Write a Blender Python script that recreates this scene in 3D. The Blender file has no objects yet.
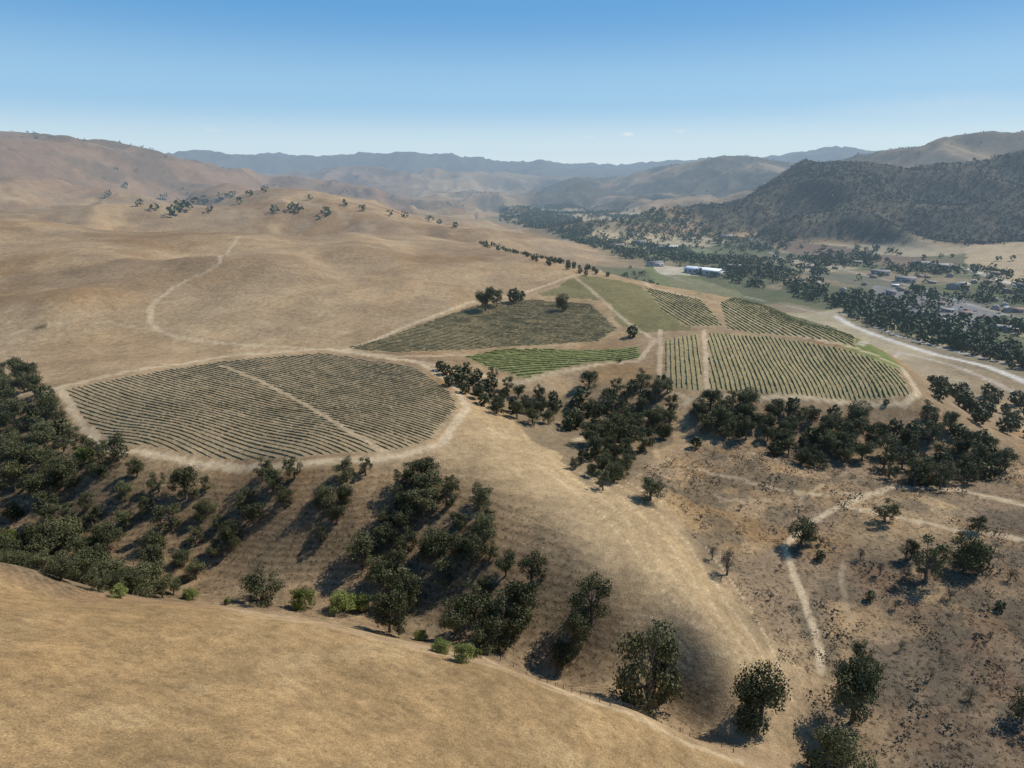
import bpy, math, random, numpy as np
from mathutils import Vector
rng=np.random.default_rng(7); random.seed(7)
scene=bpy.context.scene
COL=scene.collection
# ---------------------------------------------------------------- image pixels cast through the camera onto the terrain (drone 100 m up)
CAMZ=100.0; PITCH=math.radians(16.8); F=1024*24/36.0
SP,CP=math.sin(PITCH),math.cos(PITCH)
def ray(px,py):
    u=(px-512)/F; v=(py-384)/F
    X=u; Y=CP-v*SP; Z=-(SP+v*CP); h=math.hypot(X,Y)
    return math.atan2(X,Y), Z/h
ctrl=[]
def V(px,py,z):
    t,s=ray(px,py); r=(z-CAMZ)/s; ctrl.append((t,math.log(r),z/r))
def R(px,py,r):
    t,s=ray(px,py); z=CAMZ+s*r; ctrl.append((t,math.log(r),z/r))
def Hd(px,r,z):
    t,s=ray(px,260); ctrl.append((t,math.log(r),z/r))
for a in [(0,565,15),(60,598,10),(130,603,7),(200,606,5),(330,627,0),(430,652,-4),(500,668,-8),(640,715,-15),(750,765,-22),
 (0,760,35),(200,760,28),(400,760,12),(550,760,-3),(0,660,30),(150,670,20),(300,690,12),(400,700,5),(-250,560,25),(-250,700,40),
 (60,575,-24),(200,588,-29),(330,604,-31),(430,632,-32),(560,678,-33),(690,730,-35),(0,545,-22),(-250,500,-20),
 (60,388,2),(130,455,-2),(300,463,-2),(430,455,-4),(465,400,-3),(200,360,3),(330,352,3),(420,368,1),(260,410,0),(350,400,0),
 (100,480,-7),(200,500,-12),(200,545,-22),(20,400,-1),(0,450,-10),(0,500,-16),(60,540,-21),(300,500,-10),(300,550,-22),(110,520,-16),
 (370,480,-7),(480,430,-5),(520,462,-7),(560,500,-9),(600,535,-11),(640,570,-14),(700,640,-21),(740,690,-27),
 (720,600,-21),(765,650,-27),(785,700,-32),(670,540,-16),(610,500,-11),
 (400,540,-20),(480,560,-19),(540,620,-25),(600,670,-30),(450,500,-11),(420,590,-28),(350,560,-24),(620,620,-22),(660,660,-28),
 (700,500,-20),(640,480,-14),(800,560,-27),(780,620,-28),(800,760,-37),(900,700,-35),(1000,750,-35),(1000,600,-28),(900,520,-24),
 (1010,500,-24),(760,470,-19),(700,560,-20),(900,600,-29),(1250,600,-28),(1250,500,-26),(1150,760,-36),
 (510,400,-11),(580,410,-14),(620,440,-16),(600,480,-14),(465,380,-2),(560,450,-13),
 (680,340,5),(760,335,4),(900,365,-4),(915,400,-8),(800,402,-7),(700,395,-5),(670,390,-6),(800,365,-1),
 (700,430,-15),(800,440,-19),(900,440,-21),(1000,450,-26),(980,420,-29),
 (470,355,1),(530,376,-4),(640,355,0),(560,345,2),(345,350,3),(400,335,5),(500,300,11),(570,300,11),(620,330,4),(450,325,7),
 (560,285,15),(620,290,15),(670,320,7),(650,290,13),(720,303,9),(830,330,1),(750,320,6),
 (600,272,17),(640,283,14),(540,258,20),(480,241,26),(700,292,9),(765,306,5),(870,345,-3),
 (960,375,-38),(1020,390,-38),(940,347,-43),(1000,340,-44),(1200,400,-38),(1200,340,-44),
 (660,255,-45),(720,270,-45),(800,285,-45),(900,300,-45),(1000,300,-45),(850,262,-45),(760,245,-45),(600,242,-45),(560,224,-42),(700,226,-42),(620,214,-42),(1200,300,-40),
 (50,340,8),(0,370,1),(150,325,9),(60,298,24),(110,290,24),(0,310,18),(150,296,18),(190,290,20),(250,300,17),(300,330,8),(400,300,14),(235,262,34),(290,268,30),(50,262,37),(120,252,39),(180,262,29),(400,262,27),(340,275,20),(-250,300,20),
 (0,226,50),(80,228,50),(150,226,49),(240,230,46),(300,236,40),(390,240,32),(-250,226,50),
 (960,258,-38),(850,246,-42),(760,236,-42),(1023,266,-36),(1200,270,-30)]: V(*a)
for a in [(150,212,1250),(200,203,1350),(250,187,1600),(310,185,1650),(360,196,1600),(420,213,1450),(460,228,1200),(0,205,1400),(70,209,1300),
 (-250,196,1500),(0,145,3000),(45,144,3100),(85,154,3050),(120,151,3200),(165,162,3300),(200,172,3400),(280,178,3500),(350,186,3600),(420,194,3400),(470,203,3000),
 (0,178,2200),(40,188,2050),(90,180,2200),(140,190,2000),(190,180,2400),(235,184,2600),(-250,145,3000),
 (520,206,3400),(570,203,4000),(540,190,5200),(600,176,5200),(645,166,5200),(685,158,5000),(715,157,4900),(745,162,4800),(775,173,4600),(640,195,4000),(700,200,3400),(760,196,3600),
 (200,152,9500),(300,157,9500),(400,161,9000),(500,160,9500),(560,167,9500),(620,170,10000),(-250,152,9500),(60,152,9500),
 (300,172,6500),(380,167,6300),(450,172,6500),(530,176,7000),
 (740,157,11000),(800,151,11000),(880,147,11000),(1000,152,11000),(1250,152,11000),
 (690,216,1900),(720,203,2050),(745,196,2150),(775,178,2300),(805,166,2380),(835,158,2450),(862,157,2450),(900,165,2500),(930,158,2400),(965,152,2350),(1000,155,2300),(1030,166,2250),(1200,165,2200),
 (760,213,1900),(790,225,1800),(840,192,2020),(830,228,1750),(870,222,1850),(920,198,1980),(880,238,1700),(960,238,1700),(1000,200,1920),
 (880,154,3700),(930,142,3700),(980,136,3600),(1023,138,3600),(1200,142,3600),(820,166,3600)]: R(*a)
for a in [(600,850,-40),(700,770,-42),(830,650,-43),(920,520,-36),(520,1000,-15),(480,1100,-10),(0,1050,10),(100,1000,12),(180,1000,14),(250,1120,0),(320,1120,0),(380,1000,6),(-250,1000,20),
 (0,1700,-15),(80,1600,-20),(160,1650,-20),(260,2050,-25),(330,2100,-20),(400,2000,-25),(0,2550,10),(50,2500,0),(100,2600,0),(150,2500,-10),(200,2900,0),(300,2600,-10),
 (50,5500,120),(300,5200,-20),(420,5000,-20),(500,5800,0),(300,8000,0),(450,8000,0),(650,7500,20),(740,7500,20),(880,7000,40),(1023,7000,50),(960,2900,40),(850,3000,40),(1100,2900,40),
 (-250,45,40),(200,35,40),(512,35,20),(800,45,-20),(1200,45,-34),(0,16000,50),(500,16000,50),(1000,16000,50),(500,30000,60),(1200,30000,60),(-200,30000,60)]: Hd(*a)
ctrl=np.array(ctrl); n=len(ctrl); cc=0.05
P2=ctrl[:,:2]
D=np.sqrt(((P2[:,None]-P2[None])**2).sum(2)+cc*cc)
A=np.zeros((n+3,n+3)); A[:n,:n]=D-np.eye(n)*0.0012
A[:n,n]=1;A[:n,n+1:]=P2;A[n:,:n]=A[:n,n:].T
W=np.linalg.solve(A,np.concatenate([ctrl[:,2],np.zeros(3)]))
# ---------------------------------------------------------------- numpy noise
def _h(i,j,s):
    x=(i.astype(np.int64)*374761393+j.astype(np.int64)*668265263+s*974634777)&0xffffffff
    x=((x^(x>>13))*1274126177)&0xffffffff
    return ((x^(x>>16))&0xffff)/65535.0
def vn(x,y,s=0):
    i=np.floor(x);j=np.floor(y);fx=x-i;fy=y-j
    fx=fx*fx*fx*(fx*(fx*6-15)+10);fy=fy*fy*fy*(fy*(fy*6-15)+10)
    a=_h(i,j,s);b=_h(i+1,j,s);c=_h(i,j+1,s);d=_h(i+1,j+1,s)
    return (a+(b-a)*fx)*(1-fy)+(c+(d-c)*fx)*fy
def fbm(x,y,L,o=4,s=0):
    t=0;a=1;w=0;c,sn=math.cos(.6),math.sin(.6)
    for k in range(o):
        t=t+a*vn(x/L,y/L,s+k*17);w+=a;a*=.5;L=L/2.03
        x,y=x*c-y*sn,x*sn+y*c
    return t/w
def sst(a,b,x):
    t=np.clip((x-a)/(b-a),0,1);return t*t*(3-2*t)
# ---------------------------------------------------------------- terrain grid
NT,NR=840,900
TH=np.linspace(math.radians(-55),math.radians(55),NT)
LR=np.linspace(math.log(30),math.log(30000),NR)
dT=TH[1]-TH[0];dL=LR[1]-LR[0]
TT,LL=np.meshgrid(TH,LR)
q=np.stack([TT.ravel(),LL.ravel()],1)
d=np.empty(len(q))
for k in range(0,len(q),60000):
    b=q[k:k+60000]
    d2=(b[:,0:1]-P2[None,:,0])**2+(b[:,1:2]-P2[None,:,1])**2
    d[k:k+60000]=np.sqrt(d2+cc*cc)@W[:n]+W[n]+b@W[n+1:]
RR=np.exp(LL);Z=d.reshape(NR,NT)*RR
XX=np.sin(TT)*RR;YY=np.cos(TT)*RR
flat=sst(-25,-42,Z)*sst(450,650,RR)*(TT>math.radians(-3))
mt=1-flat*0.97
zz=np.zeros_like(Z)
wxx=XX+(fbm(XX,YY,300,3,61)-.5)*160;wyy=YY+(fbm(XX,YY,300,3,62)-.5)*160
for k,(L,am) in enumerate([(900,.10),(430,.20),(210,.24),(100,.18),(48,.07)]):
    w=sst(2.0*L,4.2*L,RR)
    rd=1-np.sqrt((2*vn(wxx/L+3.3*k,wyy/L*.75-1.7*k,40+k)-1)**2+.015)
    zz+=w*(rd-.70)*L*am
leftk=1-.35*sst(0,math.radians(-8),TT)*(1-sst(1750,2100,RR))
Z=Z+zz*mt*sst(900,2100,RR)*leftk
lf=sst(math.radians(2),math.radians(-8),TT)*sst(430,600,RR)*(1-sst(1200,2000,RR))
rd=1-np.sqrt((2*vn(wxx/170+.3,wyy/300+.4,77)-1)**2+.03)
rd2=1-np.sqrt((2*vn(wxx/80+.7,wyy/120,79)-1)**2+.03)
Z=Z+lf*((rd-.6)*26+(rd2-.6)*6+(fbm(XX,YY,90,3,78)-.5)*8)
Z=Z+(fbm(XX,YY,60,4,5)-.5)*2.2*mt*sst(70,200,RR)+(fbm(XX,YY,9,3,9)-.5)*(.3+.35*(RR<200))
def lookup(x,y,G):
    x=np.asarray(x,float);y=np.asarray(y,float)
    t=(np.arctan2(x,y)-TH[0])/dT; l=(0.5*np.log(x*x+y*y)-LR[0])/dL
    t=np.clip(t,0,NT-1.001);l=np.clip(l,0,NR-1.001)
    i=t.astype(int);j=l.astype(int);ft=t-i;fl=l-j
    return (G[j,i]*(1-ft)+G[j,i+1]*ft)*(1-fl)+(G[j+1,i]*(1-ft)+G[j+1,i+1]*ft)*fl
def hgt(x,y): return lookup(x,y,Z)
SL=(Z-CAMZ)/RR
def G(px,py):
    """ground position where the camera ray through an image pixel meets the terrain"""
    t,s=ray(px,py); ti=(t-TH[0])/dT; i=int(min(max(ti,0),NT-2)); f=ti-i
    col=SL[:,i]*(1-f)+SL[:,i+1]*f
    k=int(np.argmax(col>=s))
    if k==0: k=NR-1
    a,b=col[k-1],col[k]; g=(s-a)/(b-a) if b!=a else 0
    r=math.exp(LR[k-1]+dL*min(max(g,0),1))
    return (math.sin(t)*r,math.cos(t)*r)
def GP(l): return np.array([G(*p) for p in l])
def inpoly(x,y,P):
    c=np.zeros(np.shape(x),bool);m=len(P)
    for i in range(m):
        x1,y1=P[i];x2,y2=P[(i+1)%m]
        if y1==y2: continue
        c^=((y1>y)!=(y2>y))&(x<(x2-x1)*(y-y1)/(y2-y1)+x1)
    return c
def pdist(x,y,P):
    o=np.full(np.shape(x),1e9)
    for (x1,y1),(x2,y2) in zip(P[:-1],P[1:]):
        dx,dy=x2-x1,y2-y1;l=dx*dx+dy*dy+1e-9
        t=np.clip(((x-x1)*dx+(y-y1)*dy)/l,0,1)
        o=np.minimum(o,(x-x1-t*dx)**2+(y-y1-t*dy)**2)
    return np.sqrt(o)
def blur(M,k):
    for _ in range(2):
        for ax in (0,1):
            P=np.pad(M,[(k+1,k) if a==ax else (0,0) for a in (0,1)],mode='edge');Cc=np.cumsum(P,axis=ax)
            M=(Cc[2*k+1:]-Cc[:-2*k-1])/(2*k+1) if ax==0 else (Cc[:,2*k+1:]-Cc[:,:-2*k-1])/(2*k+1)
    return M
# ---------------------------------------------------------------- zones
BL={'left':[(65,390),(130,376),(215,362),(325,353),(412,366),(452,393),(458,408),(432,440),(395,452),(300,459),(190,454),(118,446),(82,415)],
'mid':[(345,348),(400,332),(475,305),(530,299),(592,304),(618,328),(600,341),(470,350),(400,353)],
'green':[(465,357),(500,349),(640,347),(640,358),(590,362),(525,379),(485,366)],
'ra':[(664,340),(698,334),(703,392),(668,389)],
'rb':[(708,333),(770,336),(840,348),(898,370),(911,397),(800,396),(710,391)],
'ua':[(644,287),(700,299),(724,326),(690,327),(662,310)],
'ub':[(720,303),(790,315),(838,329),(856,347),(800,337),(727,329)]}
BW={k:GP(v) for k,v in BL.items()}
wx=XX+(fbm(XX,YY,25,3,70)-.5)*16;wy=YY+(fbm(XX,YY,25,3,71)-.5)*16
def zone(pix,warp=True): 
    P=GP(pix); return inpoly(wx if warp else XX,wy if warp else YY,P).astype(float)
def mixc(C,c,m): 
    m=np.clip(m,0,1)[...,None]; return C*(1-m)+np.array(c)*m
n1=fbm(XX,YY,120,5,1);n2=fbm(XX,YY,30,4,2);n3=fbm(XX,YY,400,4,3);n4=fbm(XX,YY,6,3,4)
C=np.ones(Z.shape+(3,))*np.array([.340,.228,.118])
C=mixc(C,(.235,.142,.065),sst(.45,.58,n1)*.85)
C=mixc(C,(.41,.305,.18),sst(.5,.68,n2)*.35)
C=mixc(C,(.22,.16,.10),sst(.48,.6,fbm(XX,YY,75,5,6))*.45)
C=mixc(C,(.24,.165,.09),sst(.50,.66,n4)*.3)
C=mixc(C,(.39,.285,.165),sst(.5,.62,n3)*.4*(RR>250))
C=mixc(C,(.19,.12,.06),lf*(1-sst(.35,.6,rd))*.45)  # painted shade: darkens the fold hollows of the left hills
fore=zone([(-60,560),(60,600),(200,607),(330,628),(500,670),(640,717),(750,766),(700,900),(-200,900)],False)
C=mixc(C,(.285,.182,.08),fore*.75)
C=mixc(C,(.20,.13,.06),fore*sst(.48,.62,n4)*.25+fore*sst(.5,.6,n2)*.3)
C=mixc(C,(.37,.26,.13),fore*sst(.52,.64,fbm(XX,YY,14,5,91))*.35)
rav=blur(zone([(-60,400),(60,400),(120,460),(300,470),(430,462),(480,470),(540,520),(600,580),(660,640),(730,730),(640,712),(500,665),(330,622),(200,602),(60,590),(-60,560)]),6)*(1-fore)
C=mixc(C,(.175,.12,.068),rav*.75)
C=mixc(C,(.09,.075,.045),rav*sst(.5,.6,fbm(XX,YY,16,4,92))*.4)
spur=blur(zone([(470,410),(560,440),(640,490),(700,535),(750,610),(805,700),(760,730),(700,650),(640,580),(560,505),(440,462)],False),9)
terr=np.clip(rav*.95+spur*.15+fore*.2,0,1)
C=mixc(C,(.385,.272,.142),spur*.9)
C=mixc(C,(.31,.215,.11),spur*sst(.5,.62,fbm(XX,YY,22,4,15))*.35)
scr=blur(zone([(600,480),(700,440),(1060,450),(1100,800),(840,790),(800,690),(745,600),(690,530)]),6)
scrb=scr*sst(.40,.54,fbm(XX,YY,38,5,12))
C=mixc(C,(.19,.135,.085),scrb*.75)
C=mixc(C,(.11,.09,.06),scr*sst(.52,.62,fbm(XX,YY,13,5,14))*.6)
big=blur(zone([(850,560),(1080,520),(1080,780),(900,760),(860,640)]),5)
C=mixc(C,(.155,.108,.068),big*.75*sst(.36,.48,n2))
C=mixc(C,(.17,.095,.05),big*.35*sst(.54,.6,fbm(XX,YY,9,4,29)))
C=mixc(C,(.095,.078,.052),big*.7*sst(.50,.58,fbm(XX,YY,11,5,19)))
C=mixc(C,(.21,.15,.09),zone([(690,405),(1020,405),(1020,480),(870,480),(760,460),(690,435)])*.55)
C=mixc(C,(.15,.115,.07),zone([(440,372),(560,395),(660,375),(670,440),(600,490),(565,460),(500,412)])*.7)
scrub=np.clip(scr*.95+rav*.7+.18+fore*.1-spur*.5,0,1)
C=mixc(C,(.13,.125,.048),zone([(536,294),(585,276),(640,284),(690,330),(640,334),(606,302)])*.8)
C=mixc(C,(.12,.16,.04),zone([(806,326),(846,334),(884,352),(908,372),(878,364),(846,348)],False)*.85)
for k,P in BW.items():
    m=inpoly(XX,YY,P).astype(float)
    C=mixc(C,{'left':(.275,.205,.12),'mid':(.23,.18,.09),'green':(.17,.18,.07)}.get(k,(.30,.235,.125)),m*.85)
    scrub*=1-m*.8
val=flat
C=mixc(C,(.20,.16,.095),val*.8)
C=mixc(C,(.09,.10,.045),val*sst(.46,.54,fbm(XX,YY,170,3,22))*.85)
C=mixc(C,(.40,.32,.20),val*sst(.57,.62,fbm(XX,YY,230,3,23))*.8)
for pix,c in [([(640,262),(670,266),(700,280),(740,290),(700,292),(650,275)],(.15,.155,.06)),
 ([(668,274),(720,284),(742,296),(700,296)],(.19,.17,.085)),
 ([(650,264),(690,268),(700,276),(660,274)],(.45,.38,.27)),
 ([(580,232),(650,232),(690,238),(640,243),(590,240)],(.46,.35,.19)),([(700,222),(770,224),(760,234),(700,236)],(.40,.28,.14)),
 ([(590,218),(670,216),(690,222),(620,226)],(.12,.12,.05)),([(620,246),(690,246),(720,252),(650,256)],(.15,.17,.08)),
 ([(560,205),(640,208),(660,216),(570,216)],(.38,.29,.17)),
 ([(770,268),(840,282),(900,300),(980,312),(1040,330),(1040,318),(960,296),(860,275)],(.13,.125,.08)),
 ([(760,296),(830,302),(900,322),(960,342),(1060,372),(1060,345),(900,305),(800,284)],(.09,.10,.045)),
 ([(850,325),(900,343),(960,362),(1060,400),(1060,384),(980,356),(880,325),(836,312)],(.19,.155,.09)),
 ([(870,285),(960,298),(1020,322),(950,332),(880,312)],(.19,.18,.165)),
 ([(760,238),(850,248),(960,262),(900,268),(800,256)],(.15,.10,.065)),
 ([(960,240),(1060,235),(1060,290),(1000,282),(965,262)],(.42,.31,.18))]:
    C=mixc(C,c,zone(pix)*.88)
wood=np.zeros_like(Z)
wn=fbm(XX,YY,260,5,33)
rm=sst(math.radians(13.5),math.radians(15.5),TT+(wn-.5)*.1)*sst(1600,1680,RR+(wn-.5)*160)*(1-sst(2800,3200,RR))*sst(-42,-25,Z)
wood=np.maximum(wood,rm*(.82+.18*sst(.38,.5,fbm(XX,YY,120,4,36))))
wood=np.maximum(wood,sst(3300,3800,RR)*(1-sst(6500,7000,RR))*sst(math.radians(-1),math.radians(3),TT)*sst(.40,.52,fbm(XX,YY,400,5,34))*.85)
wood=np.maximum(wood,sst(math.radians(13),math.radians(16),TT)*sst(3000,3300,RR)*(1-sst(6500,7000,RR))*sst(.58,.64,wn)*.2)
wood=np.maximum(wood,sst(2000,3000,RR)*(1-sst(6500,7000,RR))*(TT<math.radians(-1))*sst(.55,.64,wn)*.4)
wood=np.maximum(wood,sst(6500,7500,RR)*.75)
C=mixc(C,(.225,.13,.072),sst(1900,2300,RR)*(TT<math.radians(-8))*.7)
C=mixc(C,(.046,.050,.032),wood*.95)
def P_(pix,w,c,s=1.0,brk=0):
    global C,scrub
    P=GP(pix); dd=pdist(XX+(n4-.5)*2,YY+(n4-.5)*2,P); m=1-sst(w*.55,w*1.25,dd)
    if brk: m=m*sst(.38,.46,fbm(XX,YY,brk,3,95))
    C=mixc(C,c,m*s); scrub*=1-m
tan=(.45,.345,.215)
loop=[(60,388),(130,371),(220,357),(330,349),(418,362),(458,390),(467,408),(442,444),(400,457),(300,466),(185,461),(112,452),(75,415),(60,388)]
P_(loop,2.1,tan,.85)
P_([(-40,402),(0,398),(60,388)],2,tan,.8)
P_([(240,236),(234,244),(228,252),(220,263),(206,272),(190,279),(172,288),(156,300),(150,310),(150,321),(158,330),(175,337),(215,343),(280,347),(335,350)],2.0,tan,.65)
P_([(335,350),(400,357),(470,355)],1.6,tan,.75)
P_([(-30,342),(50,325),(110,322),(155,330)],1.4,tan,.4)
P_([(345,350),(400,329),(475,301),(520,294),(572,276)],1.9,tan,.85)
P_([(420,362),(462,372),(520,383),(560,372),(600,364),(640,360),(655,340),(622,318),(598,296),(575,277)],1.7,tan,.75)
P_([(575,440),(620,428),(655,415),(690,401),(760,398),(840,402),(905,404),(918,394),(903,369),(842,345),(770,330),(722,304),(650,287),(600,270)],1.9,tan,.85)
P_([(704,330),(707,394)],1.5,tan,.85);P_([(660,330),(660,388),(690,401)],1.6,tan,.8)
P_([(1060,545),(1024,540),(960,530),(880,514),(842,505),(800,530),(784,547),(800,590),(815,630),(822,672)],1.4,tan,.9)
P_([(1024,505),(960,490),(895,486),(842,505)],2.0,tan,.9)
P_([(880,494),(800,494),(740,480),(680,465)],1.3,tan,.6)
P_([(850,530),(840,580),(850,620)],1.0,tan,.3,12)
TRACK=[(222,366),(258,380),(290,396),(318,412),(345,430),(372,444),(390,455)]
P_(TRACK,1.0,tan,.5)
P_([(480,655),(560,690),(650,724),(740,762)],1.2,tan,.5)
dk=(.27,.185,.10)
for k in range(10):
    o=k*9
    P_([(485+o,425+o*.2),(560+o,480+o*.05),(632+o,548-o*.1),(695+o*.9,625),(755+o*.5,700)],.36,dk if k%2 else (.50,.375,.225),.6,22)
for pix in [[(600,640),(650,655),(720,690),(760,700)],[(640,610),(690,660),(770,680)],[(680,470),(720,500),(800,500),(850,470)],[(700,440),(760,455),(850,480),(895,486)]]:
    P_(pix,.8,tan,.3,14)
P_([(20,330),(30,328),(45,327)],1.4,(.06,.045,.03),.9)
white=(.55,.50,.43)
P_([(836,316),(850,325),(890,340),(940,356),(985,366),(1040,388)],4.2,white,.85)
P_([(870,325),(900,336),(950,350),(1000,362),(1040,374)],2.5,(.35,.33,.30),.9)
P_([(935,264),(965,268),(1000,280),(1040,293)],6,white,.8)
P_([(600,258),(650,270),(700,286),(760,300),(832,315)],3,(.33,.29,.23),.6,80)
P_([(860,345),(900,352),(960,368),(1024,396)],2.5,(.45,.38,.3),.7)
P_([(705,236),(760,240),(800,262),(900,283),(1024,320)],4,(.35,.31,.27),.6)
# ---------------------------------------------------------------- materials
def lk(nt,a,b): nt.links.new(a,b)
def N(nt,t,**k):
    m=nt.nodes.new(t)
    for a,b in k.items(): setattr(m,a,b)
    return m
def newmat(name):
    m=bpy.data.materials.new(name);m.use_nodes=True;nt=m.node_tree;nt.nodes.clear();return m,nt
HAZE_GLOW=(.30,.41,.53,1)  # glow colour that paints aerial haze onto surfaces
def mix_haze_glow(nt,sh):
    """aerial haze painted into the material: emission mixed in by distance from origin"""
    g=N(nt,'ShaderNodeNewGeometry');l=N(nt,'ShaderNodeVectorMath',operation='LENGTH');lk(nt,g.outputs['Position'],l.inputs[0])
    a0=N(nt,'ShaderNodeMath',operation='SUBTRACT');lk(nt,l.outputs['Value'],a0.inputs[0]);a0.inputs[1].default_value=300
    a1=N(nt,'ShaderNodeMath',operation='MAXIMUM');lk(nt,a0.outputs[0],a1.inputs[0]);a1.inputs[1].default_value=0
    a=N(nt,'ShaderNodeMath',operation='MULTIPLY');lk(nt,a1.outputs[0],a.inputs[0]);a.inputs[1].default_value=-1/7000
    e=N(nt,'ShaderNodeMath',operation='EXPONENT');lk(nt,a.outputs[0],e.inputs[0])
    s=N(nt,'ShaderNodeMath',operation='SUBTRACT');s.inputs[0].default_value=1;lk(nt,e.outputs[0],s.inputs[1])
    em=N(nt,'ShaderNodeEmission');em.inputs[0].default_value=HAZE_GLOW;em.inputs[1].default_value=1
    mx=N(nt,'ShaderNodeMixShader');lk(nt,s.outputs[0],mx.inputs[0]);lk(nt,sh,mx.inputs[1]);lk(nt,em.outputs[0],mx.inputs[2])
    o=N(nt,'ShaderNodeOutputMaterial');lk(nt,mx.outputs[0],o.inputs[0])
def noise(nt,scale,detail=4,rough=.6,vec=None):
    x=N(nt,'ShaderNodeTexNoise');x.inputs['Scale'].default_value=scale;x.inputs['Detail'].default_value=detail;x.inputs['Roughness'].default_value=rough
    if vec is not None: lk(nt,vec,x.inputs['Vector'])
    return x.outputs[0]
def mr(nt,v,a,b,c,d2):
    x=N(nt,'ShaderNodeMapRange');x.inputs[1].default_value=a;x.inputs[2].default_value=b;x.inputs[3].default_value=c;x.inputs[4].default_value=d2
    lk(nt,v,x.inputs[0]);return x.outputs[0]
def mul(nt,a,b,op='MULTIPLY'):
    x=N(nt,'ShaderNodeMath',operation=op)
    for i,q_ in enumerate((a,b)):
        if isinstance(q_,(int,float)): x.inputs[i].default_value=q_
        else: lk(nt,q_,x.inputs[i])
    return x.outputs[0]
def ground_mat():
    m,nt=newmat('dry_hillside')
    at=N(nt,'ShaderNodeAttribute',attribute_name='tint');sc=N(nt,'ShaderNodeAttribute',attribute_name='scrub');te=N(nt,'ShaderNodeAttribute',attribute_name='terr')
    pos=N(nt,'ShaderNodeNewGeometry').outputs['Position']
    a=noise(nt,.3,5,.75,pos);b=noise(nt,3.2,3,.8,pos);c=noise(nt,.045,3,.6,pos)
    f=mul(nt,mr(nt,a,.3,.7,.70,1.28),mr(nt,b,.3,.7,.50,1.48));f=mul(nt,f,mr(nt,c,.35,.65,.88,1.12))
    t=noise(nt,.75,4,.7,pos);tm=mul(nt,mr(nt,t,.54,.60,0,.62),sc.outputs['Fac'])
    f=mul(nt,f,mul(nt,1.0,tm,'SUBTRACT'))
    sx=N(nt,'ShaderNodeSeparateXYZ');lk(nt,pos,sx.inputs[0])
    zz_=mul(nt,mul(nt,sx.outputs[2],4.6),mul(nt,a,7.0),'ADD');sn=mul(nt,zz_,0,'SINE')
    f=mul(nt,f,mul(nt,1.0,mul(nt,mr(nt,sn,-1,1,-.17,.18),te.outputs['Fac']),'ADD'))
    v=N(nt,'ShaderNodeVectorMath',operation='SCALE');lk(nt,at.outputs['Color'],v.inputs[0]);lk(nt,f,v.inputs['Scale'])
    bs=N(nt,'ShaderNodeBsdfPrincipled');bs.inputs['Roughness'].default_value=.95;bs.inputs['Specular IOR Level'].default_value=.1
    lk(nt,v.outputs[0],bs.inputs['Base Color'])
    bu=N(nt,'ShaderNodeBump');bu.inputs['Strength'].default_value=.65;bu.inputs['Distance'].default_value=.5
    lk(nt,a,bu.inputs['Height']);lk(nt,bu.outputs[0],bs.inputs['Normal'])
    mix_haze_glow(nt,bs.outputs[0]);return m
def leaf_mat(name,dark,light,vs=.55):
    m,nt=newmat(name)
    pos=N(nt,'ShaderNodeNewGeometry').outputs['Position'];oi=N(nt,'ShaderNodeObjectInfo')
    a=noise(nt,vs,2,.7,pos)
    f=mr(nt,mul(nt,a,mul(nt,oi.outputs['Random'],.4),'ADD'),.40,.95,0,1)
    mx=N(nt,'ShaderNodeMix',data_type='RGBA');lk(nt,f,mx.inputs[0]);mx.inputs[6].default_value=(*dark,1);mx.inputs[7].default_value=(*light,1)
    bs=N(nt,'ShaderNodeBsdfPrincipled');bs.inputs['Roughness'].default_value=.7;bs.inputs['Specular IOR Level'].default_value=.2
    lk(nt,mx.outputs[2],bs.inputs['Base Color']);mix_haze_glow(nt,bs.outputs[0]);return m
def flat_mat(name,c,rough=.8,var=.15,sc=.8):
    m,nt=newmat(name);pos=N(nt,'ShaderNodeNewGeometry').outputs['Position']
    a=mr(nt,noise(nt,sc,3,.6,pos),.3,.7,1-var,1+var)
    v=N(nt,'ShaderNodeVectorMath',operation='SCALE');v.inputs[0].default_value=c;lk(nt,a,v.inputs['Scale'])
    bs=N(nt,'ShaderNodeBsdfPrincipled');bs.inputs['Roughness'].default_value=rough;lk(nt,v.outputs[0],bs.inputs['Base Color']);mix_haze_glow(nt,bs.outputs[0]);return m
M_ground=ground_mat()
M_oak=leaf_mat('oak_foliage',(.040,.045,.017),(.145,.140,.060))
M_far=leaf_mat('distant_foliage',(.045,.060,.02),(.11,.135,.05),.08)
M_chap=leaf_mat('chaparral_foliage',(.034,.040,.023),(.052,.056,.032),.02)
M_dry=leaf_mat('dry_foliage',(.075,.06,.035),(.17,.13,.08))
M_green=leaf_mat('green_shrub_foliage',(.10,.12,.025),(.25,.27,.075))
M_scr=leaf_mat('scrub_foliage',(.07,.058,.036),(.18,.14,.09),.3)
M_bark=flat_mat('oak_bark',(.13,.10,.075),.9,.3,3)
M_vine=leaf_mat('vine_foliage',(.19,.15,.068),(.31,.25,.12),.25)
M_vineg=leaf_mat('green_vine_foliage',(.15,.155,.042),(.27,.265,.085),.25)
M_vinem=leaf_mat('mid_vine_foliage',(.14,.14,.045),(.26,.24,.09),.25)
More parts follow.
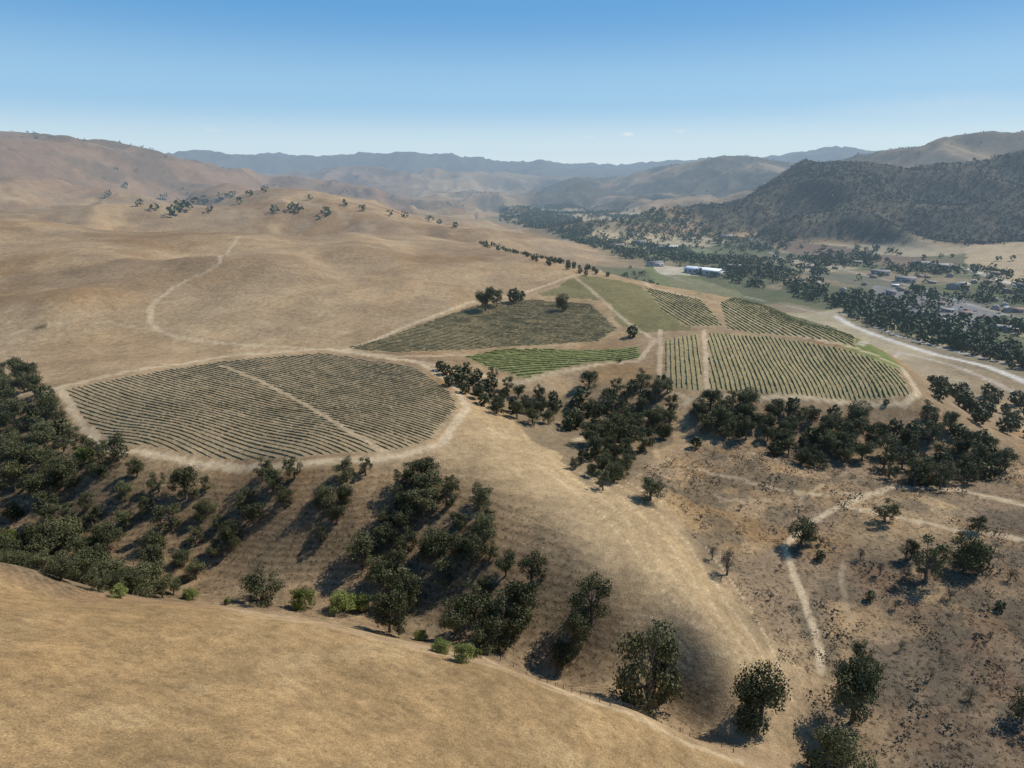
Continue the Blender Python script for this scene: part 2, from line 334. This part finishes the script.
# ---------------------------------------------------------------- mesh helpers
def mesh_arr(name,v,f,mats,mi=None,smooth=False):
    v=np.asarray(v,np.float32);f=np.asarray(f,np.int32);me=bpy.data.meshes.new(name);k=f.shape[1]
    me.vertices.add(len(v));me.vertices.foreach_set('co',v.ravel())
    me.loops.add(f.size);me.loops.foreach_set('vertex_index',f.ravel())
    me.polygons.add(len(f));me.polygons.foreach_set('loop_start',np.arange(0,f.size,k,dtype=np.int32))
    try: me.polygons.foreach_set('loop_total',np.full(len(f),k,np.int32))
    except Exception: pass
    for m in mats: me.materials.append(m)
    if mi is not None: me.polygons.foreach_set('material_index',np.asarray(mi,np.int32))
    if smooth: me.polygons.foreach_set('use_smooth',np.ones(len(f),bool))
    me.update(calc_edges=True);me.validate();return me
def obj(name,me,loc=(0,0,0),parent=None,**kw):
    o=bpy.data.objects.new(name,me);o.location=loc;COL.objects.link(o)
    if parent: o.parent=parent
    for a,b in kw.items(): o[a]=b
    return o
def leafquads(c,size,out=None,bias=.0):
    m=len(c);nn=rng.normal(size=(m,3))
    if out is not None: nn=nn+out*bias
    nn/=np.linalg.norm(nn,axis=1,keepdims=True)+1e-9
    t=np.cross(nn,rng.normal(size=(m,3)));t/=np.linalg.norm(t,axis=1,keepdims=True)+1e-9
    b=np.cross(nn,t);s=np.asarray(size).reshape(-1,1)*np.ones((m,1))
    asp=rng.uniform(.6,1.1,(m,1))
    v=np.stack([c+t*s,c+b*s*asp,c-t*s*.9,c-b*s*asp],1).reshape(-1,3)
    return v,np.arange(4*m).reshape(-1,4)
idx=np.arange(NR*NT).reshape(NR,NT)
f=np.stack([idx[:-1,:-1],idx[:-1,1:],idx[1:,1:],idx[1:,:-1]],-1).reshape(-1,4)
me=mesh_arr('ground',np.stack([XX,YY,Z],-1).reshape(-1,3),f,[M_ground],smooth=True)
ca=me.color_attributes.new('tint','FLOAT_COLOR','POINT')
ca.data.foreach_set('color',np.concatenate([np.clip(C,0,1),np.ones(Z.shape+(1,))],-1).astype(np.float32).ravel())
for nm,arr in (('scrub',scrub),('terr',terr)):
    at=me.attributes.new(nm,'FLOAT','POINT');at.data.foreach_set('value',arr.astype(np.float32).ravel())
ground=obj('ground',me,kind='structure',label='dry golden grass hills with dirt tracks and a valley',category='ground')
# ---------------------------------------------------------------- trees
def tube(p0,p1,r0,r1,k=7):
    p0=np.array(p0,float);p1=np.array(p1,float);ax=p1-p0;ax/=np.linalg.norm(ax)
    u=np.cross(ax,[.3,.9,.1]);u/=np.linalg.norm(u);w=np.cross(ax,u);a=np.linspace(0,2*math.pi,k,endpoint=False)
    ring=np.cos(a)[:,None]*u+np.sin(a)[:,None]*w
    v=np.concatenate([p0+ring*r0,p1+ring*r1]);fc=[[i,(i+1)%k,k+(i+1)%k,k+i] for i in range(k)]
    return v,np.array(fc)
def cat(parts):
    vs=[];fs=[];o=0
    for v,fc in parts: vs.append(v);fs.append(fc+o);o+=len(v)
    return np.concatenate(vs),np.concatenate(fs)
def make_tree(wid,nbl,nq,ls,foliage,low=.14,sparse=False):
    H=10.0;blobs=[];ecc=rng.uniform(.7,1.0);ea=rng.uniform(0,3.14);off=rng.uniform(-.8,.8,2)
    for i in range(nbl):
        a=rng.uniform(0,2*math.pi);rr=math.sqrt(rng.uniform(0,1))*wid*.85;zc=(low+(.86-low)*rng.random()**.85)*H
        shr=math.sqrt(max(.10,1-((zc/H-.42)/.58)**2));rb=rng.uniform(.65,1.6)*(wid/4.2)
        x=math.cos(a)*rr*shr;y=math.sin(a)*rr*shr*ecc
        blobs.append((np.array([x*math.cos(ea)-y*math.sin(ea)+off[0],x*math.sin(ea)+y*math.cos(ea)+off[1],min(zc,H-rb*.8)]),rb))
    tr=[];lean=rng.uniform(-.6,.6,2)
    k1=np.array([lean[0]*.5,lean[1]*.5,H*.15]);k2=np.array([lean[0],lean[1],H*.40])
    tr.append(tube((0,0,-.8),k1,.48,.34));tr.append(tube(k1,k2,.34,.24))
    for c,rb in blobs[:(nbl if sparse else 14)]:
        s=k1+(k2-k1)*rng.uniform(.1,1);mid=s+(c-s)*.5+rng.uniform(-.4,.4,3)
        tr.append(tube(s,mid,.17,.11,5));tr.append(tube(mid,c,.11,.04,5))
        if sparse:
            for _ in range(5): tr.append(tube(c+rng.normal(size=3)*.2,c+rng.normal(size=3)*rb*.8,.05,.015,4))
    cs=[];outs=[];sz=[]
    for c,rb in blobs:
        m=int(nq/nbl*(rb/1.2)**2);dr=rng.normal(size=(m,3));dr/=np.linalg.norm(dr,axis=1,keepdims=True)
        rad=rb*rng.uniform(.55,1.12,(m,1));rad*=1+.3*np.sin(dr[:,0:1]*5+c[0]*3)*np.cos(dr[:,1:2]*4+c[1])
        p=c+dr*rad*np.array([1.1,1.1,.8]);p[:,2]=np.maximum(p[:,2],.1)
        cs.append(p);outs.append(dr);sz.append(rng.uniform(.6,1.4,m)*ls)
    v,fc=leafquads(np.concatenate(cs),np.concatenate(sz),np.concatenate(outs),1.3)
    tv,tf=cat(tr)
    return (mesh_arr('trunk',tv,tf,[M_bark],smooth=True),mesh_arr('crown',v,fc,[foliage]),
            mesh_arr('oak_tree',*cat([(tv,tf),(v,fc)]),[M_bark,foliage],np.r_[np.zeros(len(tf)),np.ones(len(fc))]))
OAK=[make_tree(w,nb,4200,.17,M_oak) for w,nb in [(4.6,24),(5.2,28),(4.0,20),(4.8,26),(5.6,30),(3.6,18),(5.0,22)]]
FAR=[make_tree(w,nb,420,.6,M_oak) for w,nb in [(4.6,16),(5.4,18),(4.0,14),(5.0,16)]]
DRY=[make_tree(w,nb,1000,.16,M_dry,.3,True) for w,nb in [(4.2,16),(4.8,18)]]
GRN=[make_tree(6.0,22,2600,.24,M_green,.08),make_tree(7.0,26,2800,.24,M_green,.06)]
def polysample(pix,spacing,tries=4000,dens=1.0):
    P=GP(pix) if isinstance(pix,list) else pix
    lo=P.min(0);hi=P.max(0);out=[]
    for _ in range(tries):
        x,y=rng.uniform(lo,hi)
        if not inpoly(np.array([x]),np.array([y]),P)[0]: continue
        if any((x-a)**2+(y-b)**2<spacing**2 for a,b in out): continue
        out.append((x,y))
    return [p for p in out if rng.random()<dens]
T=[]
def one(px,py,hp,typ='oak',wf=.9):
    x,y=G(px,py);r=math.hypot(x,y);s=math.hypot(r,CAMZ-float(hgt(x,y)))
    T.append((x,y,hp*s/F/ (r/s)*.84,typ,wf if typ!='green' else .9))
for a in [(648,708,88,'oak',.72),(665,700,50,'oak',.75),(760,722,54,'oak',.8),(852,722,56,'oak',.8),(866,690,32,'oak',.75),(838,778,42),(1022,722,30),(390,632,44),(592,622,56,'oak',.65),(575,655,46,'oak',.6),(562,668,26),(262,600,34,'oak',1.1),(500,640,50,'oak',.9),(474,624,46,'oak',.9),(860,664,24,'oak',.8),(520,622,46,'oak',.85),(455,636,38,'oak',.9),(410,606,34,'oak',1),(488,648,30,'oak',1),
 (650,500,26,'oak',1.2),(603,490,24),(618,478,26),(800,546,28,'oak',1.2),(885,522,24,'oak',1.3),(926,582,46,'oak',.8),(910,560,20,'oak',.9),(965,570,34,'oak',1.),(988,568,26,'dry'),(727,575,30,'dry'),(712,560,16,'dry'),
 (978,532,18),(486,311,30),(497,307,22),(514,303,17),(521,300,11),(562,310,20),(632,337,14),(176,216,13),(186,211,11),(205,204,9),(196,205,8),(222,200,9),(232,198,8),(275,213,9),(292,211,9),(299,211,9),(326,216,11),(250,196,7),(265,192,7),
 (362,211,8),(126,188,6),(240,204,7),(210,212,7),(180,209,10),(140,206,7),(155,210,8),(345,206,7),(390,216,7),(405,218,8),(430,222,8),(440,224,6),(455,228,7),(310,200,6),(108,196,6),(165,200,7),
 (696,448,13),(895,432,14),(886,405,6),(1005,470,22),(926,420,22),(905,440,12),(868,445,24),(940,400,14),(962,408,16),(985,418,16),(1008,428,18),(950,430,20),(1015,405,14),
 (825,440,24),(490,560,22),(820,560,10),(880,575,14,'dry'),(905,560,20,'dry'),(1000,610,9),(870,600,9),(820,545,10,'dry'),
 (700,520,8,'dry'),(740,510,7,'dry'),(770,600,8,'dry'),(705,395,5),(620,362,4),(950,600,12,'dry'),(905,580,14,'dry'),(780,570,7,'dry'),(990,640,9,'dry'),(930,680,8,'dry'),(960,540,12,'dry'),(860,560,12,'dry'),(895,610,10,'dry'),(1010,580,12,'dry'),(970,700,12,'dry'),(900,650,9,'dry'),
 (85,462,16,'green'),(12,548,17,'green'),(120,598,13,'green'),(192,599,12,'green'),(301,608,22,'green'),(345,610,19,'green'),(362,608,15,'green'),(462,661,19,'green'),(440,652,13,'green'),(476,657,10,'green'),(228,604,8,'green'),(420,640,10,'green')]: one(*a)
def fill(pix,sp,h0,h1,dens=1.0,tries=2500,wf=.92):
    for x,y in polysample(pix,sp,tries,dens): T.append((x,y,rng.uniform(h0,h1),'oak',wf))
fill([(-30,372),(35,382),(60,420),(90,452),(150,480),(210,488),(240,510),(228,560),(190,590),(100,592),(30,570),(-30,545)],7.0,6,13.5,.92,6000,.97)
fill([(262,480),(302,478),(275,520),(235,550),(225,530)],6.5,6,10,.9)
fill([(335,482),(368,474),(350,530),(325,552),(315,535)],6.5,6,10.5,.9)
fill([(285,530),(325,520),(305,560),(275,565)],7,5,8,.5)
fill([(392,482),(424,474),(432,520),(412,560),(400,596),(375,594),(364,562),(384,525)],6.6,8,13,.93,4000,1.)
fill([(446,486),(492,512),(486,552),(450,582),(425,590),(440,540)],7,7,12,.85,4000,1.)
fill([(500,565),(535,582),(515,640),(458,642),(465,612)],7.5,6,11,.8)
fill([(440,370),(480,376),(560,404),(572,432),(540,427),(500,416),(450,390)],6.6,5.5,10.5,.9)
fill([(588,388),(665,384),(674,437),(640,454),(605,460),(578,446),(572,410)],7,7,13,.92,3500,1)
fill([(585,455),(632,458),(622,485),(570,468)],7.5,6,9,.9)
fill([(698,408),(750,408),(747,442),(698,436)],7.2,8,12,1,2500,1.05)
fill([(752,428),(790,411),(862,424),(870,466),(820,472),(768,452)],7.2,7,12.5,.95,3000,1.05)
fill([(880,435),(985,443),(1002,474),(950,492),(883,480)],7.6,7,12.5,.93,3000,1.05)
fill([(480,240),(600,274),(640,284),(560,272),(480,246)],8,3,6,.8)
fill([(630,268),(660,285),(560,272)],9,4,7,.5)
fill([(925,378),(1030,404),(1030,440),(985,428),(935,398)],11,6,10,.7)
fill([(845,300),(900,318),(1030,356),(1030,372),(940,347),(850,318)],9,5,11,.95,3000,1)
vp=GP([(500,206),(560,204),(640,213),(700,222),(770,236),(860,246),(950,256),(1050,262),(1050,385),(940,344),(860,320),(800,298),(720,280),(640,262),(590,248),(560,236),(500,222)])
lo,hi=vp.min(0),vp.max(0);xs=rng.uniform(lo[0],hi[0],60000);ys=rng.uniform(lo[1],hi[1],60000)
k=inpoly(xs,ys,vp);xs,ys=xs[k],ys[k]
riv=GP([(500,210),(545,222),(570,238),(600,250),(650,254),(700,262),(740,275),(790,286),(850,305),(900,322),(960,342),(1040,372)])
wrx=(fbm(xs,ys,120,3,88)-.5)*160;dr=pdist(xs+wrx,ys+wrx*.6,riv);rr=np.hypot(xs,ys);fn=fbm(xs,ys,110,3,60)
pr=.03+.9*np.exp(-(dr/(28+rr*.018))**2)*sst(.26,.46,fbm(xs,ys,45,3,89))+.4*sst(.52,.59,fn)
k=rng.random(len(xs))<pr;xs,ys=xs[k][:6000],ys[k][:6000]
VT=[(x,y,rng.uniform(5,12),'oak',1.) for x,y in zip(xs,ys)]
allT=T+VT
allT.sort(key=lambda t:-t[2]/math.hypot(t[0],t[1]))
LBL={'oak':('dark green oak tree on dry grass slope','oak_tree'),'dry':('sparse brown half-bare tree on dry ground','bare_tree'),'green':('rounded light green shrub at the ravine bottom','green_shrub')}
CNT=0;rest=[]
for x,y,h,ty,wf in allT:
    if ty=='oak':
        if CNT>=299: rest.append((x,y,h,wf));continue
        CNT+=1
    z=float(hgt(x,y));r=math.hypot(x,y);lab,nm=LBL[ty];s=h/10.0
    var={'oak':OAK,'dry':DRY,'green':GRN}[ty];px=h/r*F
    sc=(s*wf*random.uniform(.85,1.15),s*wf*random.uniform(.85,1.15),s);rot=random.uniform(0,6.28)
    grp={'oak':'oak trees on the hillsides','dry':'half-bare trees on the flat','green':'green shrubs along the ravine'}[ty]
    cat_={'oak':'tree','dry':'tree','green':'shrub'}[ty]
    if px>14:
        v=random.choice(var);e=obj(nm,None,(x,y,z));e.rotation_euler=(0,0,rot);e.scale=sc
        obj('trunk',v[0],parent=e);obj('crown',v[1],parent=e)
    else:
        v=random.choice(FAR if ty=='oak' else var);e=obj(nm,v[2],(x,y,z));e.rotation_euler=(0,0,rot);e.scale=sc
    e['label']=lab;e['category']=cat_;e['group']=grp
def blobs(name,pts,hs,nq,fat,mat,qs,label,cat_,bias=1.0):
    pts=np.array(pts);m=len(pts);hs=np.array(hs)
    dr=rng.normal(size=(m,nq,3));dr/=np.linalg.norm(dr,axis=2,keepdims=True);dr*=rng.uniform(.6,1.05,(m,nq,1))
    z=hgt(pts[:,0],pts[:,1])
    c=np.stack([pts[:,0],pts[:,1],z+hs*.5],1)[:,None]+dr*np.stack([hs*fat,hs*fat,hs*.5],1)[:,None]
    sz=(np.repeat(hs,nq)*qs*rng.uniform(.7,1.3,m*nq))
    v,fc=leafquads(c.reshape(-1,3),sz,dr.reshape(-1,3),bias)
    return obj(name,mesh_arr(name,v,fc,[mat]),kind='stuff',label=label,category=cat_)
nearrest=[r_ for r_ in rest if math.hypot(r_[0],r_[1])<700];farrest=[r_ for r_ in rest if math.hypot(r_[0],r_[1])>=700]
if nearrest: blobs('oak_thicket',[r_[:2] for r_ in nearrest],[r_[2] for r_ in nearrest],170,.46,M_oak,.10,'dense dark oak thicket filling dry gullies','trees',1.5)
blobs('valley_woodland',[r_[:2] for r_ in farrest],[r_[2] for r_ in farrest],26,.6,M_far,.19,'dark green trees massed along the creek and houses','trees')
def mw(x0,x1,y0,y1,nn,cap,ra,rb_,h0,h1):
    xs=rng.uniform(x0,x1,nn);ys=rng.uniform(y0,y1,nn);w=lookup(xs,ys,wood);r_=np.hypot(xs,ys)
    k=(rng.random(nn)<w)&(np.abs(np.arctan2(xs,ys))<.72)&(r_>ra)&(r_<rb_);xs,ys=xs[k][:cap],ys[k][:cap]
    return np.stack([xs,ys],1),rng.uniform(h0,h1,len(xs))
a1,h1=mw(400,2300,1100,3000,90000,20000,1500,3000,2.5,6.5);a2,h2=mw(-3500,4500,1800,7000,60000,3000,2000,7000,6,11)
blobs('mountain_woodland',np.concatenate([a1,a2]),np.concatenate([h1,h2]),9,.9,M_chap,.28,'dark chaparral and oak woods covering distant slopes','trees',2.5)
sp=polysample([(600,485),(700,445),(1045,455),(1045,780),(840,780),(800,690),(740,600),(680,520)],1.4,8000)
sp=np.array(sp);sp=sp[fbm(sp[:,0],sp[:,1],22,4,81)>.47]
blobs('scrub',sp,.25+rng.exponential(.5,len(sp)).clip(0,2.2),26,1.1,M_scr,.17,'low brown scrub scattered over dry ground','scrub')
# ---------------------------------------------------------------- vine rows
TW=GP(TRACK)
def rows(key,pa,pb,spacing,mat,label,dens,hh=.95,ww=.3):
    P=BW[key];a=np.array(G(*pa));b=np.array(G(*pb));d_=(b-a)/np.linalg.norm(b-a);nrm=np.array([-d_[1],d_[0]])
    o=P@nrm;c=0
    for s in np.arange(o.min()+spacing*.5,o.max(),spacing):
        ts=[]
        for i in range(len(P)):
            p,q_=P[i],P[(i+1)%len(P)];x,y=p@nrm-s,q_@nrm-s
            if (x>0)!=(y>0): g=x/(x-y);ts.append(((p+(q_-p)*g)@d_))
        ts.sort()
        for t0,t1 in zip(ts[::2],ts[1::2]):
            if t1-t0<5: continue
            t0+=rng.uniform(0,2);t1-=rng.uniform(0,2)
            org=d_*t0+nrm*s;oz=float(hgt(*org))
            m=max(4,int((t1-t0)/1.1));t=np.linspace(t0,t1,m);vig=.62+.5*vn(t/7.0,np.full(m,s*.31),90)+rng.normal(0,.12,m)
            vig=np.clip(vig,.3,1.3);vig*=np.where(rng.random(m)<.06,.35,1);vig[[0,-1]]*=.4
            cp=d_[None]*t[:,None]+nrm[None]*s
            if key=='left': vig=np.where(pdist(cp[:,0],cp[:,1],TW)<1.3,.06,vig)
            rings=[]
            for off,hz in ((-1,.12),(-.9,.75),(0,1.0),(.9,.75),(1,.12)):
                lat=s+off*ww*vig*rng.uniform(.6,1.4,m)
                pos=d_[None]*t[:,None]+nrm[None]*lat[:,None];z=hgt(pos[:,0],pos[:,1])+hz*hh*vig*rng.uniform(.8,1.2,m)
                rings.append(np.stack([pos[:,0]-org[0],pos[:,1]-org[1],z-oz],1))
            rv=np.stack(rings,1).reshape(-1,3);fc=np.array([[i*5+j,i*5+j+1,(i+1)*5+j+1,(i+1)*5+j] for i in range(m-1) for j in range(4)])
            k=int((t1-t0)*dens);tt=rng.uniform(t0,t1,k);vi=np.interp(tt,t,vig);tt=tt[vi>.15];vi=vi[vi>.15];k=len(tt)
            pos=d_[None]*tt[:,None]+nrm[None]*(s+rng.normal(0,ww*.7,k))[:,None]
            z=hgt(pos[:,0],pos[:,1])+rng.uniform(.4,1.0,k)*hh*vi
            lv=leafquads(np.stack([pos[:,0]-org[0],pos[:,1]-org[1],z-oz],1),rng.uniform(.15,.3,k))
            v,fc=cat([(rv,fc),lv])
            ob=obj('vine_row',mesh_arr('vine_row',v,fc,[mat]),(org[0],org[1],oz));c+=1
            ob['label']=label;ob['category']='vine row';ob['group']='rows of grapevines'
    return c
tot=0
tot+=rows('left',(100,405),(300,458),2.3,M_vine,'long row of olive brown grapevines on bare soil',1.3,.5,.21)
tot+=rows('mid',(420,325),(560,342),2.5,M_vine,'row of olive grapevines on tan hillside',1.3,.52,.22)
tot+=rows('green',(480,362),(630,350),2.7,M_vineg,'row of bright green leafy grapevines',2.5,.85,.5)
tot+=rows('ra',(685,338),(690,390),2.6,M_vinem,'row of grapevines on pale soil',1.5,.7,.34)
tot+=rows('rb',(770,340),(800,394),2.5,M_vinem,'row of green grapevines on pale soil',1.5,.75,.4)
tot+=rows('ua',(660,297),(700,320),3.2,M_vinem,'row of grapevines on tan hillside',1.5,.7,.4)
tot+=rows('ub',(740,310),(780,332),3.2,M_vinem,'row of grapevines on tan hillside',1.5,.7,.4)
# ---------------------------------------------------------------- buildings
def box(x0,x1,y0,y1,z0,z1):
    v=np.array([(x,y,z) for z in (z0,z1) for x,y in ((x0,y0),(x1,y0),(x1,y1),(x0,y1))],float)
    return v,np.array([[0,3,2,1],[4,5,6,7],[0,1,5,4],[1,2,6,5],[2,3,7,6],[3,0,4,7]])
def building(L,Wd,h,rise,wm,rm,dm,nwin):
    l,w=L/2,Wd/2
    wv,wf=box(-l,l,-w,w,-1.5,h)
    gv=np.array([(-l,-w,h),(-l,w,h),(-l,0,h+rise*.97),(-l+.01,0,h+rise*.97),(l,-w,h),(l,w,h),(l,0,h+rise*.97),(l-.01,0,h+rise*.97)],float);gf=np.array([[0,2,3,1],[4,5,7,6]])
    e=.6;t=.25
    rv=[];rf=[]
    for sgn in (-1,1):
        o=len(rv);y=sgn*(w+e);ze=h-rise*e/w
        pts=[(-l-e,y,ze),(l+e,y,ze),(l+e,0,h+rise),(-l-e,0,h+rise)]
        rv+=pts+[(a,b,c+t) for a,b,c in pts]
        for q_ in ([0,1,2,3],[4,7,6,5],[0,4,5,1],[1,5,6,2],[2,6,7,3],[3,7,4,0]): rf.append([i+o for i in q_])
    parts=[('wall',mesh_arr('wall',*cat([(wv,wf),(gv,gf)]),[wm])),('roof',mesh_arr('roof',rv,rf,[rm])),
      ('door',mesh_arr('door',*box(-.6*L/14,.6*L/14,-w-.06,-w-.01,-.1,min(2.2*h/3,h)),[dm]))]
    for i in range(nwin):
        x=-l+(i+.5)*L/nwin
        if abs(x)<L*.08: continue
        parts.append(('window',mesh_arr('window',*box(x-L/nwin*.22,x+L/nwin*.22,-w-.06,-w-.01,h*.35,h*.75),[dm])))
    return parts
Mw=flat_mat('white_wall',(.46,.43,.39));Mt=flat_mat('tan_wall',(.33,.27,.20));Mr=flat_mat('grey_roof',(.16,.15,.14));Mwr=flat_mat('white_metal_roof',(.76,.77,.78),.5);Mb=flat_mat('brown_roof',(.16,.10,.07));Mgr=flat_mat('pale_grey_roof',(.26,.245,.225))
Md=flat_mat('dark_opening',(.04,.045,.05),.3)
BT={'hall':building(58,24,7,3,Mw,Mwr,Md,8),'shed':building(34,14,5,2.2,Mt,Mgr,Md,5),'barn':building(26,13,5,3,Mw,Mr,Md,4),
 'house1':building(13,8,3.2,2.2,Mw,Mr,Md,4),'house2':building(12,8,3,2,Mt,Mb,Md,4),'house3':building(15,7,3,1.5,Mt,Mgr,Md,4),'house4':building(11,6,3,1.2,Mw,Mwr,Md,3)}
BLAB={'hall':'long white hall with pale metal roof in the valley','shed':'tan shed with pale grey roof among trees','barn':'white barn with grey roof near fields','house1':'white house with grey gable roof among trees','house2':'tan house with brown gable roof among trees','house3':'low tan house with pale grey roof','house4':'small white mobile home with white roof'}
def place(kind,px,py,yaw,sc=1):
    x,y=G(px,py);e=obj('house' if kind.startswith('house') else ('barn' if kind=='barn' else ('shed' if kind=='shed' else 'hall')),None,(x,y,float(hgt(x,y))+.3))
    e.rotation_euler=(0,0,math.radians(yaw));e.scale=(sc,sc,sc);e['label']=BLAB[kind];e['category']='house' if kind.startswith('house') else 'building';e['group']='valley buildings'
    for nm,m in BT[kind]: obj(nm,m,parent=e)
for a in [('hall',704,274,-42,1.0),('shed',650,246,-10),('hall',668,249,-5,.7),('barn',640,244,10),('barn',615,248,0),('shed',735,268,-30,.8),
 ('barn',655,266,20),('barn',920,266,-20),('shed',940,268,-15),('barn',905,282,-25),('shed',958,288,30),('shed',728,238,0),('shed',1000,330,-35,.7),('barn',880,275,-30)]: place(*a)
hs=[]
while len(hs)<46:
    px=rng.uniform(800,1022);py=rng.uniform(262,345)
    if py>272+(px-730)*.24 or py<250+(px-730)*.09: continue
    if any(abs(px-a)<8 and abs(py-b)<4 for a,b in hs): continue
    hs.append((px,py));place(random.choice(['house1','house2','house3','house2','house3','house1','house2','house4']),px,py,random.choice([-35,55,-30,60,-20,10]),random.uniform(.7,1.05))
def car():
    prof=[(-2.2,.35),(-2.25,.9),(-1.5,1.0),(-1.0,1.5),(.6,1.52),(1.2,1.02),(2.2,.9),(2.25,.4)]
    v=[(x,s*.9*(.85 if z>1.2 else 1),z) for s in (-1,1) for x,z in prof];m=len(prof)
    f4=[[i,(i+1)%m,m+(i+1)%m,m+i] for i in range(m)]
    for o in (0,m): f4+=[[o+0,o+1,o+2,o+5],[o+2,o+3,o+4,o+5],[o+0,o+5,o+6,o+7]]
    return np.array(v),np.array(f4)
Mcs=[flat_mat('white_paint',(.7,.7,.7),.3,.03),flat_mat('dark_paint',(.05,.06,.08),.3,.03),flat_mat('red_paint',(.30,.05,.04),.3,.03),flat_mat('silver_paint',(.35,.36,.38),.3,.03)]
Mty=flat_mat('tyre_rubber',(.03,.03,.03))
wh=[]
for x in (-1.35,1.35):
    for y in (-.85,.85): wh.append(tube((x,y-.12,.34),(x,y+.12,.34),.34,.34,10))
wv,wf=cat(wh);cm=[]
for i,mm in enumerate(Mcs):
    v,fc=cat([car(),(wv,wf)]);cm.append(mesh_arr('parked_car',v,fc,[mm,Mty],np.r_[np.zeros(len(fc)-len(wf)),np.ones(len(wf))]))
names=['white','dark','red','silver']
for i in range(90):
    px=rng.uniform(880,1010);py=rng.uniform(296,322)+(px-940)*.05
    x,y=G(px,py);k=random.choice([0,1,1,2,3,3]);o=obj('parked_car',cm[k],(x,y,float(hgt(x,y))+.05));o.rotation_euler=(0,0,random.choice([.6,2.2])+random.uniform(-.1,.1))
    o['label']=names[k]+' car parked on a bare gravel lot';o['category']='car';o['group']='cars parked on the lot'
fp=GP([(475,652),(540,680),(610,706),(680,732),(745,760)]);fe=obj('fence',None,(*fp[0],float(hgt(*fp[0]))))
fe['label']='thin wire fence with wooden posts along a slope';fe['category']='fence'
o0=np.array([*fp[0],float(hgt(*fp[0]))]);pts=[]
for a,b in zip(fp[:-1],fp[1:]):
    m=max(2,int(np.linalg.norm(b-a)/3.5))
    for i in range(m): p=a+(b-a)*i/m;pts.append(np.array([p[0],p[1],float(hgt(*p))])-o0)
pm=mesh_arr('post',*tube((0,0,-.3),(0,0,1.4),.11,.09,6),[M_bark])
for p in pts[:95]: obj('post',pm,tuple(p),parent=fe)
wr=[tube(a+np.array([0,0,h_]),b+np.array([0,0,h_]),.015,.015,3) for h_ in (.6,.95,1.3) for a,b in zip(pts[:-1],pts[1:])]
obj('wire',mesh_arr('wire',*cat(wr),[flat_mat('wire_metal',(.3,.3,.3),.5)]),parent=fe)
# ---------------------------------------------------------------- camera, light, sky
cam=bpy.data.cameras.new('camera');co=bpy.data.objects.new('camera',cam);COL.objects.link(co);scene.camera=co
co.location=(0,0,CAMZ);co.rotation_euler=(math.pi/2-PITCH,0,0);cam.lens=24;cam.sensor_width=36;cam.clip_end=60000;cam.clip_start=.5
AZ,EL=math.radians(62),math.radians(46)
sd=Vector((math.sin(AZ)*math.cos(EL),math.cos(AZ)*math.cos(EL),math.sin(EL)))
sl=bpy.data.lights.new('sun','SUN');sl.energy=5.0;sl.angle=math.radians(.5);sl.color=(1,.96,.89)
so=bpy.data.objects.new('sun',sl);COL.objects.link(so);so.rotation_euler=(-sd).to_track_quat('-Z','Y').to_euler()
w=bpy.data.worlds.new('World');scene.world=w;w.use_nodes=True;nt=w.node_tree;nt.nodes.clear()
sky=N(nt,'ShaderNodeTexSky',sky_type='NISHITA');sky.sun_disc=False;sky.sun_elevation=EL;sky.sun_rotation=AZ;sky.altitude=200;sky.air_density=1.0;sky.dust_density=.8;sky.ozone_density=2.0
tc=N(nt,'ShaderNodeTexCoord').outputs['Generated']
sz=N(nt,'ShaderNodeSeparateXYZ');lk(nt,tc,sz.inputs[0])
cr=N(nt,'ShaderNodeValToRGB');cr.color_ramp.interpolation='EASE'
els=cr.color_ramp.elements;els[0].position=0;els[0].color=(.72,.83,.91,1);els[1].position=1;els[1].color=(.05,.17,.42,1)
for p_,c_ in ((.04,(.62,.79,.90,1)),(.10,(.35,.61,.86,1)),(.215,(.13,.385,.74,1)),(.4,(.07,.25,.60,1))):
    e_=els.new(p_);e_.color=c_
lk(nt,sz.outputs[2],cr.inputs[0])
nz=noise(nt,60,5,.65,tc);prev=None
for px,py,wx_,wy_ in [(626,134,.013,.0034),(683,131,.016,.004),(213,130,.016,.003),(590,137,.010,.002),(940,104,.15,.018)]:
    u=(px-512)/F;v=(py-384)/F;dv=Vector((u,CP-v*SP,-(SP+v*CP))).normalized()
    s=N(nt,'ShaderNodeVectorMath',operation='SUBTRACT');lk(nt,tc,s.inputs[0]);s.inputs[1].default_value=dv
    m_=N(nt,'ShaderNodeVectorMath',operation='MULTIPLY');lk(nt,s.outputs[0],m_.inputs[0]);m_.inputs[1].default_value=(1/wx_,1/wx_,1/wy_)
    l=N(nt,'ShaderNodeVectorMath',operation='LENGTH');lk(nt,m_.outputs[0],l.inputs[0])
    q1=mul(nt,mr(nt,l.outputs['Value'],0,1,1,0),mr(nt,nz,.35,.65,.1,(1.3 if px in(626,683) else .5) if wx_<.1 else .2))
    prev=q1 if prev is None else mul(nt,prev,q1,'MAXIMUM')
mx=N(nt,'ShaderNodeMix',data_type='RGBA');lk(nt,prev,mx.inputs[0]);lk(nt,cr.outputs[0],mx.inputs[6]);mx.inputs[7].default_value=(.85,.89,.93,1)
bg=N(nt,'ShaderNodeBackground');bg.inputs[1].default_value=.085;lk(nt,sky.outputs[0],bg.inputs[0])
bg2=N(nt,'ShaderNodeBackground');bg2.inputs[1].default_value=1.0;lk(nt,mx.outputs[2],bg2.inputs[0])
ms=N(nt,'ShaderNodeMixShader');ms.inputs[0].default_value=.85;lk(nt,bg.outputs[0],ms.inputs[1]);lk(nt,bg2.outputs[0],ms.inputs[2])
o=N(nt,'ShaderNodeOutputWorld');lk(nt,ms.outputs[0],o.inputs[0])
scene.view_settings.view_transform='Standard';scene.view_settings.look='None';scene.view_settings.exposure=0
